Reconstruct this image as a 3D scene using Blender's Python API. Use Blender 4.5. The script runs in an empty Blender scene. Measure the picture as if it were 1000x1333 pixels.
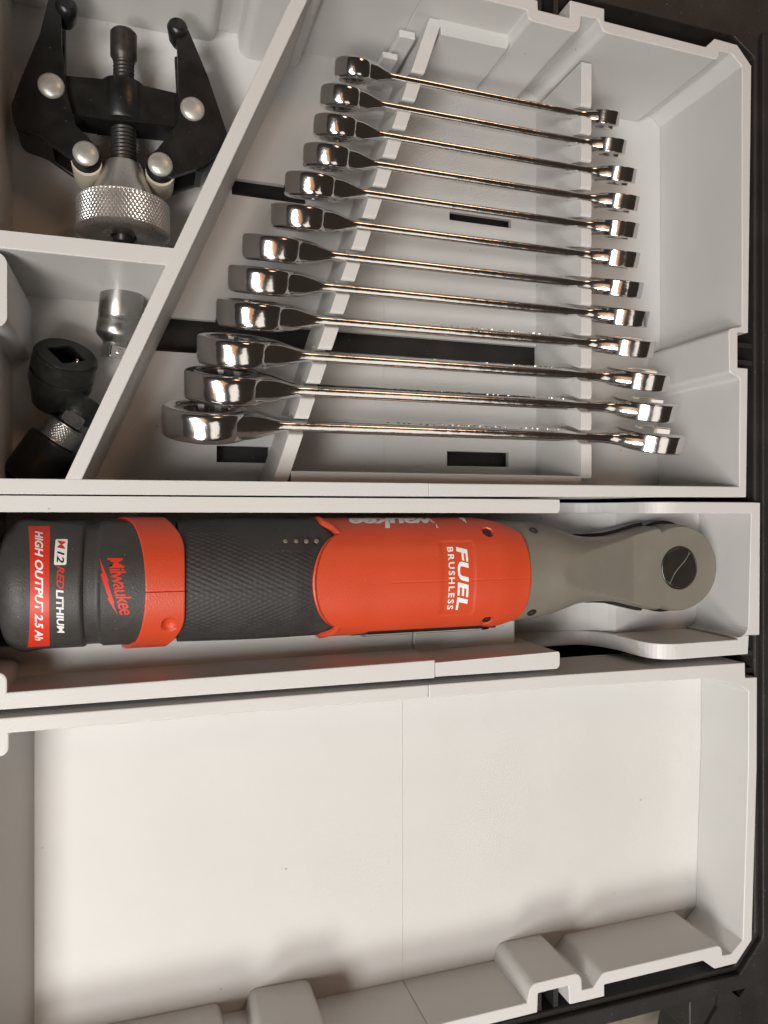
import bpy, bmesh, math, random
from mathutils import Vector, Matrix
from mathutils.geometry import tessellate_polygon
random.seed(7)
S = bpy.context.scene
COL = S.collection
MM = 0.001
R = math.radians

# ------------------------------------------------------------------ camera
cam_d = bpy.data.cameras.new("camera")
cam = bpy.data.objects.new("camera", cam_d)
COL.objects.link(cam)
TILT = math.atan(314 / 950)
cam.location = (0, 0, 0.290)                       # 29 cm above the tray rims
cam.rotation_euler = (0, -TILT, 0)                 # leaning to the right of straight down
cam_d.sensor_fit = 'VERTICAL'
cam_d.sensor_height = 36
cam_d.lens = 950 / 1333 * 36
cam_d.clip_start = 0.01
cam_d.clip_end = 20
S.camera = cam
S.render.resolution_x, S.render.resolution_y = 768, 1024

# ------------------------------------------------------------------ world and lamps
w = bpy.data.worlds.new("World")
S.world = w
w.use_nodes = True
bg = w.node_tree.nodes["Background"]
bg.inputs[0].default_value = (1.0, 0.78, 0.62, 1)
bg.inputs[1].default_value = 0.03

def lamp(name, loc, target, sx, sy, power, color, spread=180):
    d = bpy.data.lights.new(name, 'AREA')
    d.shape = 'RECTANGLE'
    d.size, d.size_y = sx * MM, sy * MM
    d.energy = power
    d.color = color
    d.spread = R(spread)                          # narrower cone, added so the light falls off towards the upper left
    o = bpy.data.objects.new(name, d)
    COL.objects.link(o)
    o.location = Vector(loc) * MM
    o.rotation_euler = (Vector(target) * MM - o.location).to_track_quat('-Z', 'Y').to_euler()
    return o

lamp("bench_lamp", (-810, -380, 1400), (290, -150, -30), 460, 460, 3.5, (1.0, 1.0, 0.985), 75)
lamp("bench_lamp", (-460, -950, 1280), (260, -140, -30), 460, 460, 2.9, (1.0, 0.985, 0.955), 80)
lamp("side_lamp", (-165, -200, 400), (190, -20, -30), 45, 45, 0.27, (1.0, 0.96, 0.90))
lamp("orange_reflection_panel", (-330, -290, 900), (40, 60, 0), 420, 760, 0.60, (1.0, 0.46, 0.18))  # added unseen panel, dim, gives the chrome an orange reflection
lamp("shaft_sheen_light", (560, -720, 1300), (150, 0, -30), 620, 620, 1.3, (1.0, 0.92, 0.84))  # added light, unseen source, puts a sheen on the wrench shafts
lamp("warm_wall_fill", (600, 800, 1150), (0, -60, -30), 320, 320, 2.0, (1.0, 0.60, 0.38))  # added fill, unseen source, lifts and warms walls facing away from the bench lamps

S.view_settings.view_transform = 'Standard'
S.view_settings.look = 'None'
S.view_settings.exposure = 0.0
S.view_settings.gamma = 1.0

# ------------------------------------------------------------------ materials
def base_mat(name, color, rough=0.5, metal=0.0, spec=0.5):
    m = bpy.data.materials.new(name)
    m.use_nodes = True
    b = m.node_tree.nodes["Principled BSDF"]
    b.inputs["Base Color"].default_value = (*color, 1)
    b.inputs["Roughness"].default_value = rough
    b.inputs["Metallic"].default_value = metal
    b.inputs["Specular IOR Level"].default_value = spec
    return m, m.node_tree.nodes, m.node_tree.links, b

def node(ns, kind, **kw):
    n = ns.new(kind)
    for k, v in kw.items():
        setattr(n, k, v)
    return n

def speckled(name, color, rough, metal=0.0, spec=0.5, var=0.25, scale=120, bump=0.0, bscale=900, rvar=0.12, dust=0.0, world=False):
    """base colour with mottling, roughness variation and a fine grain"""
    m, ns, ls, b = base_mat(name, color, rough, metal, spec)
    if world:
        vec = node(ns, 'ShaderNodeNewGeometry').outputs['Position']
    else:
        vec = node(ns, 'ShaderNodeTexCoord').outputs['Object']
    n1 = node(ns, 'ShaderNodeTexNoise')
    n1.inputs['Scale'].default_value = scale
    n1.inputs['Detail'].default_value = 5
    ls.new(vec, n1.inputs['Vector'])
    mix = node(ns, 'ShaderNodeMix', data_type='RGBA')
    mix.inputs['A'].default_value = (*[c * (1 - var) for c in color], 1)
    mix.inputs['B'].default_value = (*[min(1, c * (1 + var)) for c in color], 1)
    ls.new(n1.outputs['Fac'], mix.inputs['Factor'])
    col = mix.outputs['Result']
    if dust > 0:
        # lint and dust: sparse pale flecks of uneven size plus a thin film in patches
        vo = node(ns, 'ShaderNodeTexVoronoi')
        vo.inputs['Scale'].default_value = 330
        ls.new(vec, vo.inputs['Vector'])
        sx = node(ns, 'ShaderNodeSeparateColor')
        ls.new(vo.outputs['Color'], sx.inputs[0])
        ms = node(ns, 'ShaderNodeMath', operation='MULTIPLY')
        ms.inputs[1].default_value = 0.10
        ls.new(sx.outputs[0], ms.inputs[0])
        lt = node(ns, 'ShaderNodeMath', operation='LESS_THAN')
        ls.new(vo.outputs['Distance'], lt.inputs[0])
        ls.new(ms.outputs[0], lt.inputs[1])
        film = node(ns, 'ShaderNodeTexNoise')
        film.inputs['Scale'].default_value = 38
        film.inputs['Detail'].default_value = 8
        ls.new(vec, film.inputs['Vector'])
        fr = node(ns, 'ShaderNodeMapRange')
        fr.inputs['From Min'].default_value = 0.5
        fr.inputs['From Max'].default_value = 0.8
        fr.inputs['To Max'].default_value = 0.10
        ls.new(film.outputs['Fac'], fr.inputs['Value'])
        mxm = node(ns, 'ShaderNodeMath', operation='MAXIMUM')
        ls.new(lt.outputs[0], mxm.inputs[0])
        ls.new(fr.outputs['Result'], mxm.inputs[1])
        amt = node(ns, 'ShaderNodeMath', operation='MULTIPLY')
        amt.inputs[1].default_value = dust
        ls.new(mxm.outputs[0], amt.inputs[0])
        md = node(ns, 'ShaderNodeMix', data_type='RGBA')
        md.inputs['B'].default_value = (0.40, 0.37, 0.33, 1)
        ls.new(amt.outputs[0], md.inputs['Factor'])
        ls.new(col, md.inputs['A'])
        col = md.outputs['Result']
    ls.new(col, b.inputs['Base Color'])
    mr = node(ns, 'ShaderNodeMapRange')
    mr.inputs['To Min'].default_value = max(0.02, rough - rvar)
    mr.inputs['To Max'].default_value = min(1, rough + rvar)
    ls.new(n1.outputs['Fac'], mr.inputs['Value'])
    ls.new(mr.outputs['Result'], b.inputs['Roughness'])
    if bump > 0:
        n2 = node(ns, 'ShaderNodeTexNoise')
        n2.inputs['Scale'].default_value = bscale
        n2.inputs['Detail'].default_value = 3
        ls.new(vec, n2.inputs['Vector'])
        bp = node(ns, 'ShaderNodeBump')
        bp.inputs['Strength'].default_value = bump
        bp.inputs['Distance'].default_value = 0.0003
        ls.new(n2.outputs['Fac'], bp.inputs['Height'])
        ls.new(bp.outputs['Normal'], b.inputs['Normal'])
    return m

def printed_plastic():
    """white filament print: diagonal infill lines on flat tops, stacked layer lines on the sides"""
    m, ns, ls, b = base_mat("white_printed_plastic", (0.60, 0.59, 0.57), 0.42, 0, 0.45)
    tc = node(ns, 'ShaderNodeTexCoord')
    geo = node(ns, 'ShaderNodeNewGeometry')
    sep = node(ns, 'ShaderNodeSeparateXYZ')
    ls.new(geo.outputs['True Normal'], sep.inputs[0])
    ab = node(ns, 'ShaderNodeMath', operation='ABSOLUTE')
    ls.new(sep.outputs['Z'], ab.inputs[0])
    gt = node(ns, 'ShaderNodeMath', operation='GREATER_THAN')
    gt.inputs[1].default_value = 0.7
    ls.new(ab.outputs[0], gt.inputs[0])
    def wave(rot, scale):
        mp = node(ns, 'ShaderNodeMapping')
        mp.inputs['Rotation'].default_value = rot
        ls.new(tc.outputs['Object'], mp.inputs['Vector'])
        wv = node(ns, 'ShaderNodeTexWave', wave_type='BANDS', bands_direction='X', wave_profile='SIN')
        wv.inputs['Scale'].default_value = scale
        wv.inputs['Distortion'].default_value = 0.4
        wv.inputs['Detail'].default_value = 1
        ls.new(mp.outputs[0], wv.inputs['Vector'])
        return wv
    w_top = wave((0, 0, R(45)), 330)
    w_side = wave((0, R(90), 0), 520)
    mx = node(ns, 'ShaderNodeMix', data_type='FLOAT')
    ls.new(gt.outputs[0], mx.inputs['Factor'])
    ls.new(w_side.outputs['Fac'], mx.inputs['A'])
    ls.new(w_top.outputs['Fac'], mx.inputs['B'])
    nz = node(ns, 'ShaderNodeTexNoise')
    nz.inputs['Scale'].default_value = 14
    nz.inputs['Detail'].default_value = 4
    ls.new(tc.outputs['Object'], nz.inputs['Vector'])
    mr = node(ns, 'ShaderNodeMapRange')
    mr.inputs['From Min'].default_value = 0.35
    mr.inputs['From Max'].default_value = 0.7
    mr.inputs['To Min'].default_value = 0.06
    mr.inputs['To Max'].default_value = 0.36
    ls.new(nz.outputs['Fac'], mr.inputs['Value'])
    bp = node(ns, 'ShaderNodeBump')
    bp.inputs['Distance'].default_value = 0.00025
    ls.new(mr.outputs['Result'], bp.inputs['Strength'])
    ls.new(mx.outputs['Result'], bp.inputs['Height'])
    ls.new(bp.outputs['Normal'], b.inputs['Normal'])
    # slight uneven whiteness, handling marks and a few stray specks
    n3 = node(ns, 'ShaderNodeTexNoise')
    n3.inputs['Scale'].default_value = 30
    n3.inputs['Detail'].default_value = 7
    ls.new(tc.outputs['Object'], n3.inputs['Vector'])
    cr = node(ns, 'ShaderNodeValToRGB')
    cr.color_ramp.elements[0].position = 0.3
    cr.color_ramp.elements[0].color = (0.594, 0.583, 0.562, 1)
    cr.color_ramp.elements[1].position = 0.75
    cr.color_ramp.elements[1].color = (0.618, 0.607, 0.588, 1)
    ls.new(n3.outputs['Fac'], cr.inputs['Fac'])
    vo = node(ns, 'ShaderNodeTexVoronoi')
    vo.inputs['Scale'].default_value = 55
    ls.new(tc.outputs['Object'], vo.inputs['Vector'])
    lt = node(ns, 'ShaderNodeMath', operation='LESS_THAN')
    lt.inputs[1].default_value = 0.032
    ls.new(vo.outputs['Distance'], lt.inputs[0])
    sc = node(ns, 'ShaderNodeMath', operation='MULTIPLY')
    sc.inputs[1].default_value = 0.45
    ls.new(lt.outputs[0], sc.inputs[0])
    mc = node(ns, 'ShaderNodeMix', data_type='RGBA')
    mc.inputs['B'].default_value = (0.22, 0.18, 0.14, 1)
    ls.new(sc.outputs[0], mc.inputs['Factor'])
    ls.new(cr.outputs['Color'], mc.inputs['A'])
    ls.new(mc.outputs['Result'], b.inputs['Base Color'])
    return m

M = {}
M['white'] = printed_plastic()
M['case'] = speckled("black_case_plastic", (0.019, 0.0165, 0.015), 0.5, var=0.35, scale=60, bump=0.7, bscale=1300, dust=0.35)
M['chrome'] = speckled("polished_chrome", (0.80, 0.79, 0.77), 0.13, 1.0, var=0.10, scale=70, rvar=0.08, bump=0.6, bscale=120, world=True)
M['steel'] = speckled("satin_steel", (0.40, 0.39, 0.37), 0.30, 1.0, var=0.15, scale=200, bump=0.08)
M['alu'] = speckled("brushed_aluminium", (0.66, 0.64, 0.61), 0.30, 0.85, var=0.15, scale=160, bump=0.1)
M['rivet'] = speckled("zinc_rivet", (0.52, 0.505, 0.46), 0.38, 0.55, var=0.25, scale=260, bump=0.5, bscale=420, dust=0.0)
M['spacer'] = speckled("nylon_spacer", (0.55, 0.50, 0.40), 0.4, var=0.1, scale=200)
M['black_steel'] = speckled("blackened_steel", (0.008, 0.008, 0.0075), 0.34, 0.0, 0.5, var=0.4, scale=150, bump=0.2, dust=0.16)
M['screw'] = speckled("dark_oiled_steel", (0.055, 0.05, 0.046), 0.4, 0.6, var=0.4, scale=300, bump=0.1)
M['impact'] = speckled("phosphated_socket_steel", (0.020, 0.020, 0.018), 0.32, 0.4, var=0.5, scale=220, bump=0.25, dust=0.15)
M['battery'] = speckled("charcoal_battery_plastic", (0.040, 0.038, 0.035), 0.50, var=0.2, scale=300, bump=0.5, bscale=2000, dust=0.28)
M['rubber'] = speckled("charcoal_grip_rubber", (0.030, 0.028, 0.026), 0.58, var=0.25, scale=200, bump=0.2, bscale=2500, dust=0.30)
M['red'] = speckled("red_tool_plastic", (0.55, 0.060, 0.020), 0.40, var=0.10, scale=45, bump=0.4, bscale=1700, dust=0.12)
M['label_red'] = speckled("red_label_print", (0.62, 0.035, 0.018), 0.42, var=0.05, scale=80)
M['print_white'] = speckled("white_print", (0.80, 0.78, 0.74), 0.5, var=0.04, scale=100)
M['print_black'] = speckled("black_print", (0.02, 0.02, 0.02), 0.5, var=0.1)
M['gearcase'] = speckled("grey_green_gear_housing", (0.22, 0.203, 0.165), 0.42, 0.2, var=0.10, scale=60, bump=0.4, bscale=1500, dust=0.10)
M['knob'] = speckled("black_selector_plastic", (0.022, 0.018, 0.016), 0.35, var=0.2, scale=200)
M['table'] = speckled("beige_tabletop", (0.20, 0.175, 0.135), 0.55, var=0.10, scale=25)

# ------------------------------------------------------------------ mesh helpers (all lengths in millimetres)
def link(name, bm, mat, parent=None, smooth=None, bevel=0.0, segs=2, angle=30):
    me = bpy.data.meshes.new(name)
    bmesh.ops.recalc_face_normals(bm, faces=bm.faces)
    bm.to_mesh(me)
    bm.free()
    me.transform(Matrix.Scale(MM, 4))
    me.materials.append(mat)
    if smooth is not None:
        for p in me.polygons:
            p.use_smooth = True
        me.set_sharp_from_angle(angle=R(smooth))
    o = bpy.data.objects.new(name, me)
    COL.objects.link(o)
    if parent is not None:
        o.parent = parent
    if bevel > 0:
        b = o.modifiers.new("bevel", 'BEVEL')
        b.width = bevel * MM
        b.segments = segs
        b.limit_method = 'ANGLE'
        b.angle_limit = R(angle)
    return o

def thing(name, label, cat, loc=(0, 0, 0), group=None):
    o = bpy.data.objects.new(name, None)
    COL.objects.link(o)
    o.empty_display_size = 0.01
    o.location = Vector(loc) * MM
    o["label"] = label
    o["category"] = cat
    if group:
        o["group"] = group
    return o

def prism(bm, outer, z0, z1, holes=(), mtx=None):
    """extruded polygon (with holes) between z0 and z1"""
    loops = [list(outer)] + [list(h) for h in holes]
    flat = [p for l in loops for p in l]
    tris = tessellate_polygon([[Vector((p[0], p[1], 0)) for p in l] for l in loops])
    T = mtx or Matrix()
    lo = [bm.verts.new(T @ Vector((p[0], p[1], z0))) for p in flat]
    hi = [bm.verts.new(T @ Vector((p[0], p[1], z1))) for p in flat]
    for t in tris:
        try:
            bm.faces.new([hi[i] for i in t])
            bm.faces.new([lo[i] for i in reversed(t)])
        except ValueError:
            pass
    k = 0
    for l in loops:
        n = len(l)
        for i in range(n):
            a, b = k + i, k + (i + 1) % n
            bm.faces.new([lo[a], lo[b], hi[b], hi[a]])
        k += n
    # merge the coplanar triangles back into large faces so that bevels only see the real edges
    bmesh.ops.recalc_face_normals(bm, faces=bm.faces)
    return bm

def box(bm, x0, x1, y0, y1, z0, z1, mtx=None):
    return prism(bm, [(x0, y0), (x1, y0), (x1, y1), (x0, y1)], z0, z1, mtx=mtx)

def fillet(poly, radii, seg=6, closed=True):
    """round chosen corners: radii {index: r}"""
    out = []
    n = len(poly)
    for i, p in enumerate(poly):
        r = radii.get(i, 0) if isinstance(radii, dict) else radii
        if r <= 0:
            out.append(p)
            continue
        a, b, c = Vector(poly[i - 1]), Vector(p), Vector(poly[(i + 1) % n])
        d1, d2 = (a - b), (c - b)
        l1, l2 = d1.length, d2.length
        d1.normalize(); d2.normalize()
        ang = d1.angle(d2)
        t = min(r / math.tan(ang / 2), l1 * .49, l2 * .49)
        rr = t * math.tan(ang / 2)
        cen = b + (d1 + d2).normalized() * (rr / math.sin(ang / 2))
        s, e = b + d1 * t - cen, b + d2 * t - cen
        a0, a1 = math.atan2(s.y, s.x), math.atan2(e.y, e.x)
        da = (a1 - a0 + math.pi) % (2 * math.pi) - math.pi
        for k in range(seg + 1):
            q = a0 + da * k / seg
            out.append((cen.x + rr * math.cos(q), cen.y + rr * math.sin(q)))
    return out

def circle(cx, cy, r, n=32, a0=0):
    return [(cx + r * math.cos(a0 + 2 * math.pi * i / n), cy + r * math.sin(a0 + 2 * math.pi * i / n)) for i in range(n)]

def grid_surface(bm, rows, close_u=True, cap=True):
    vs = [[bm.verts.new(p) for p in r] for r in rows]
    n = len(rows[0])
    for i in range(len(rows) - 1):
        for j in range(n if close_u else n - 1):
            a, b = vs[i][j], vs[i][(j + 1) % n]
            c, d = vs[i + 1][(j + 1) % n], vs[i + 1][j]
            bm.faces.new([a, b, c, d])
    if cap and close_u:
        bm.faces.new(list(reversed(vs[0])))
        bm.faces.new(vs[-1])
    return vs

def frame(origin, zdir, xhint=(1, 0, 0)):
    """matrix whose local Z runs along zdir"""
    z = Vector(zdir).normalized()
    x = Vector(xhint) - z * Vector(xhint).dot(z)
    x.normalize()
    y = z.cross(x)
    return Matrix.Translation(Vector(origin)) @ Matrix((x, y, z)).transposed().to_4x4()

def lathe(bm, prof, mtx, n=40, fn=None):
    rows = []
    for (r, z) in prof:
        row = []
        for j in range(n):
            t = 2 * math.pi * j / n
            rr = fn(r, z, t) if fn else r
            row.append(mtx @ Vector((rr * math.cos(t), rr * math.sin(t), z)))
        rows.append(row)
    grid_surface(bm, rows)
    return bm

# ------------------------------------------------------------------ table and case
bm = bmesh.new(); box(bm, -900, 900, -900, 900, -84, -76)
tb = link("tabletop", bm, M['table'])
tb["kind"] = "structure"

case = thing("tool_case", "black plastic organiser case holding the white trays", "case", (115, 0, -76))
def cpart(name, bm, mat=M['case'], **kw):
    bmesh.ops.translate(bm, verts=bm.verts, vec=(-115, 0, 76))
    return link(name, bm, mat, case, **kw)
bm = bmesh.new(); box(bm, -76, 308, -230, 240, -75.6, -68)
cpart("case_floor", bm)
# walls: long sides have a chamfered corner like the trays they hold
bm = bmesh.new()
prism(bm, [(-80, -229), (283, -229), (296, -214), (296, 232), (283, 240), (-80, 240), (-80, 290), (340, 290), (340, -239), (-80, -239)],
      -72, -4)
cpart("case_wall", bm, bevel=1.0)
bm = bmesh.new(); box(bm, -84, -66, -229, 240, -72, -4); cpart("case_end_wall", bm, bevel=1.0)
# raised lip that runs round the opening
bm = bmesh.new()
prism(bm, [(-80, -231.5), (284, -231.5), (298.5, -216), (298.5, 243), (330, 243), (330, -226), (296, -239.4), (-80, -239.4)], -4.2, -1.0)
cpart("case_lip", bm, bevel=0.8)
def ribs(cx, cy, axis):
    bm = bmesh.new()
    for s in (-1, 1):
        if axis == 'x':
            box(bm, cx, cx + 18, cy + s * 4.4 - 1.3, cy + s * 4.4 + 1.3, -70, -5.5)
        else:
            y0, y1 = sorted((cy, cy + axis * 14))
            box(bm, cx + s * 4.4 - 1.3, cx + s * 4.4 + 1.3, y0, y1, -70, -5.5)
    cpart("divider_rib", bm, bevel=0.5)
ribs(284.5, 80.5, 'x'); ribs(289.5, -76.5, 'x'); ribs(177, -219.5, -1); ribs(177, 228.5, 1)
# latch below the corner of the case
bm = bmesh.new()
prism(bm, [(266, -239.6), (283, -239.6), (283, -268), (266, -268)], -74, -16)
cpart("hinge_block", bm, bevel=1)
bm = bmesh.new()
prism(bm, fillet([(283, -243), (296, -254), (306, -244), (330, -244), (330, -310), (262, -310), (272, -268), (282, -256)], 1.0), -44, -14)
cpart("latch", bm, bevel=2.5, segs=3)
# pale ledge of the bench seen past the case
bm = bmesh.new()
prism(bm, [(250, -236), (266, -300), (276, -300), (262, -236)], -75.9, -70)
o = link("bench_strip", bm, M['table'], bevel=0.8)
o["kind"] = "structure"

# ------------------------------------------------------------------ trays
CX = 116.0        # the glue seam between the two printed halves
G = 0.06
def half_walls(parent, name, outer, inner, z0, z1, **kw):
    bm = bmesh.new()
    prism(bm, list(outer) + list(reversed(inner)), z0, z1)
    bmesh.ops.dissolve_limit(bm, angle_limit=0.002, verts=bm.verts, edges=bm.edges)
    return link(name, bm, M['white'], parent, bevel=kw.get('bevel', 0.55), segs=3, angle=28)

# ---- wrench tray
FZ = -61
t1 = thing("wrench_tray", "white printed tray with slotted racks holding wrenches and two angled compartments", "tray")
outer = [(CX + G, 6.6), (287, 7.4), (288, 72), (281.6, 72), (281.6, 89.5), (288.2, 89.8), (290.3, 224), (281.3, 232.9), (267.5, 233.2),
         (262, 228), (203.9, 228.4), (203.9, 234.1), (185.4, 234.1), (185.4, 226), (169, 226), (168.7, 230.3), (CX + G, 230.4)]
inner = [(CX + G, 12.3), (282.6, 12.7)] + \
        fillet([(282.6, 12.7), (283, 67), (276.4, 69), (276, 91), (284.2, 92.7), (284.2, 200)], {1: 2.0, 2: 2.5, 3: 2.5, 4: 2.0}, closed=False)[1:-1] + \
        [(284.2, 222.7), (277.5, 227.9), (270.6, 227.6)] + \
        fillet([(270.6, 227.6), (269.3, 223.0), (203.4, 223.0), (200.3, 228.6), (191.5, 228.2), (190.4, 219.8), (164.0, 220.4), (163.2, 224.7), (CX, 224.8)],
               {1: 2.5, 2: 3.5, 5: 4.0, 6: 3.5, 7: .5})[1:-1] + [(CX + G, 224.8)]
half_walls(t1, "side_wall", outer, inner, FZ, 0)
outer = [(CX - G, 6.6), (-59, 6.4), (-59, 66), (-52, 72), (-52, 87), (-59, 92), (-59, 235), (28, 235), (40, 234), (46, 230), (66, 230), (76, 230.4), (CX - G, 230.4)]
inner = [(CX - G, 12.3), (-53.5, 12.0)] + \
        fillet([(-53.5, 12), (-53.5, 65.5), (-46, 66.2), (-46, 92.2), (-53.5, 93.5), (-53.5, 225), (-53, 220.5), (31, 220.8), (33.5, 227), (42.5, 227), (44, 216.2), (72, 216.2), (73.5, 224.8), (CX, 224.8)],
               {1: 1.5, 2: 5, 3: 5, 4: 1.5, 7: 4, 10: 5, 11: 4, 12: 2})[1:-1] + [(CX - G, 224.8)]
half_walls(t1, "side_wall", outer, inner, FZ, 0)
# floor in two glued halves with the rectangular openings for the case ribs
def rect(x0, x1, y0, y1):
    return [(x0, y0), (x1, y0), (x1, y1), (x0, y1)]
bm = bmesh.new()
prism(bm, [(-58.5, 7), (CX - .05, 7), (CX - .05, 74), (4.5, 74), (4.5, 90), (CX - .05, 90), (CX - .05, 229), (-58.5, 229)], FZ - 3, FZ,
      holes=[rect(33, 57.6, 23.5, 31.3), rect(40, 76, 150.5, 158.5)])
link("floor", bm, M['white'], t1)
bm = bmesh.new()
prism(bm, [(CX + .05, 7), (287, 7), (287, 229), (CX + .05, 229), (CX + .05, 90), (204, 90), (204, 74), (CX + .05, 74)], FZ - 3, FZ,
      holes=[rect(150.6, 186.4, 24.1, 31.8), rect(152, 188, 152.5, 157.2)])
link("floor", bm, M['white'], t1)
# angled divider and cross divider
bm = bmesh.new()
prism(bm, [(-27.4, 11.3), (-21.6, 11.3), (71.5, 226), (65.0, 226)], FZ, -0.12)
link("divider", bm, M['white'], t1, bevel=0.5, segs=3)
bm = bmesh.new()
prism(bm, [(-54.5, 94.2), (10.2, 94.0), (13.2, 100.9), (-54.5, 100.6)], FZ, -0.2)
link("divider", bm, M['white'], t1, bevel=0.5, segs=3)

# ---- slotted racks inside the wrench tray
WR = [  # size, tip left x, shaft y, tip right x
    (8, 80.7, 195.6, 226.8), (9, 74.2, 182.2, 230.6), (10, 71.1, 168.6, 236.6), (11, 66.4, 155.0, 238.2), (12, 58.4, 141.4, 237.8),
    (13, 52.2, 126.7, 238.4), (14, 40.2, 112.0, 240.4), (15, 34.2, 97.9, 244.0), (16, 29.2, 83.0, 247.6), (17, 21.2, 66.9, 256.8),
    (18, 16.1, 51.8, 261.4), (19, 7.1, 36.3, 266.0)]
LEAN = R(19)
RZ = -18.0
def rack_profile(y0, y1, slots, base):
    """outline in (y, z) of a rack wall with leaning slots cut from its top"""
    pts = [(y0, base), (y1, base), (y1, RZ)]
    rad = {}
    for (yc, w_, dep) in sorted(slots, reverse=True):
        k = math.tan(LEAN)
        top_r, top_l = yc + w_ / 2, yc - w_ / 2
        pts.append((top_r, RZ)); rad[len(pts) - 1] = 1.3
        pts.append((top_r + k * dep, RZ - dep)); rad[len(pts) - 1] = 1.2
        pts.append((top_l + k * dep, RZ - dep)); rad[len(pts) - 1] = 1.2
        pts.append((top_l, RZ)); rad[len(pts) - 1] = 1.3
    pts.append((y0, RZ))
    return fillet(pts, rad, seg=4)
slots = [(y + 0.2, 4.6 + 0.14 * (s - 8), 9 + 0.75 * (s - 8) + 1.5) for s, a, y, b in WR]
# right rack: straight across
bm = bmesh.new()
prism(bm, rack_profile(16.5, 219.8, slots, FZ), 203.2, 209.0, mtx=Matrix(((0, 0, 1, 0), (1, 0, 0, 0), (0, 1, 0, 0), (0, 0, 0, 1))))
link("slotted_rack", bm, M['white'], t1, bevel=0.4)
# left rack: runs on a slant parallel to the staggered ring ends
kx = 0.337
bm = bmesh.new()
prism(bm, rack_profile(12.0, 224.4, slots, FZ), 0, 6.2, mtx=Matrix(((kx, 0, 1, 61.4 - 40 * kx), (1, 0, 0, 0), (0, 1, 0, 0), (0, 0, 0, 1))))
link("slotted_rack", bm, M['white'], t1, bevel=0.4)
# ledges joining the racks
bm = bmesh.new(); prism(bm, [(129.5, 218.0), (163.0, 218.0), (166, 226), (128.5, 226)], FZ, RZ - 0.12); link("rack_ledge", bm, M['white'], t1, bevel=0.4)
bm = bmesh.new(); box(bm, 60, 203.4, 12.0, 17.6, FZ, RZ - 0.12); link("rack_ledge", bm, M['white'], t1, bevel=0.4)
# small stop blocks behind the left rack
bm = bmesh.new(); box(bm, 106.5, 114, 212.6, 215.4, FZ, RZ - 16); box(bm, 113, 121, 220.6, 224, FZ, RZ - 11); link("stop_block", bm, M['white'], t1, bevel=0.5)

# ---- ratchet tray
t2 = thing("ratchet_tray", "white printed cradle tray with scooped sides holding the ratchet", "tray")
FA, FB = -50, -36.5
def scoop(x_end, n=9):
    """profile in (x, z): low floor, quick rise, rounded shoulder"""
    pts = [(x_end, 0)]
    pts += [(246.5, 0)]
    for k in range(1, n):
        a = math.pi / 2 * k / n
        pts.append((246.5 - 13.5 * math.sin(a), -13.5 * (1 - math.cos(a)) * .8))
    pts += [(232.6, -13)]
    for k in range(0, n):
        a = math.pi / 2 * k / (n - 1)
        pts.append((232.4 - 16 * (1 - math.cos(a)), -24 - 26 * math.sin(a)))
    pts += [(176, FA), (176, -62), (x_end, -62)]
    return pts
XZ = lambda y: Matrix(((1, 0, 0, 0), (0, 0, 1, 0), (0, 1, 0, 0), (0, 0, 0, 1)))
bm = bmesh.new(); prism(bm, scoop(291), -0.7, 4.9, mtx=XZ(0)); link("side_wall", bm, M['white'], t2, bevel=0.45, segs=3, angle=35)
bm = bmesh.new(); prism(bm, scoop(283.5), -71.2, -63.6, mtx=XZ(0)); link("side_wall", bm, M['white'], t2, bevel=0.45, segs=3, angle=35)
bm = bmesh.new()
prism(bm, [(290, -1.2), (290, 4.9), (295.8, 4.7), (295.3, -62), (288.6, -62), (288.0, -71.2), (282, -71.2), (282, -62.5)] +
      [(282 + 6.4 * math.sin(math.pi / 2 * k / 6), -62.5 + 6.4 * (1 - math.cos(math.pi / 2 * k / 6))) for k in range(1, 7)], -62, 0.02)
link("end_wall", bm, M['white'], t2, bevel=0.45, segs=3)
# raised cradle rails on the left
bm = bmesh.new(); prism(bm, fillet([(-60, 0.0), (180, -0.5), (180, 5.7), (-60, 5.9)], {1: 1.6, 2: .6}), -60, 0); link("side_wall", bm, M['white'], t2, bevel=0.5, segs=3)
for x0, x1 in ((-60, CX + 3 - G), (CX + 3 + G, 180)):
    pl = [(x0, -70.6), (x1, -71.2), (x1, -63.4), (x0, -64.6)]
    bm = bmesh.new(); prism(bm, fillet(pl, {1: 2.2, 2: 1.2}) if x1 > 150 else pl, -60, 0); link("side_wall", bm, M['white'], t2, bevel=0.5, segs=3)
bm = bmesh.new(); prism(bm, fillet([(-60, -71), (-52, -71), (-46, -64.4), (-46, -57.2), (-60, -56.6)], {3: 3.5}), -60, 0.05); link("end_wall", bm, M['white'], t2, bevel=0.5)
bm = bmesh.new(); box(bm, -60, -55, -71, 5.8, -60, 0.03); link("end_wall", bm, M['white'], t2, bevel=0.5)
bm = bmesh.new()
box(bm, -60, CX + 3 - G, -65.5, -52.5, -60, -27); box(bm, CX + 3 + G, 172, -65.5, -52.5, -60, -27)
link("cradle_ledge", bm, M['white'], t2, bevel=0.8)
bm = bmesh.new()
prism(bm, [(-58, -54), (176, -54)] + [(216, -51)] + [(228, -47), (234, -40), (236.5, FB), (291, FB), (291, -64), (-58, -64)], -70.4, 4.2, mtx=XZ(0))
link("floor", bm, M['white'], t2)

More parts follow.
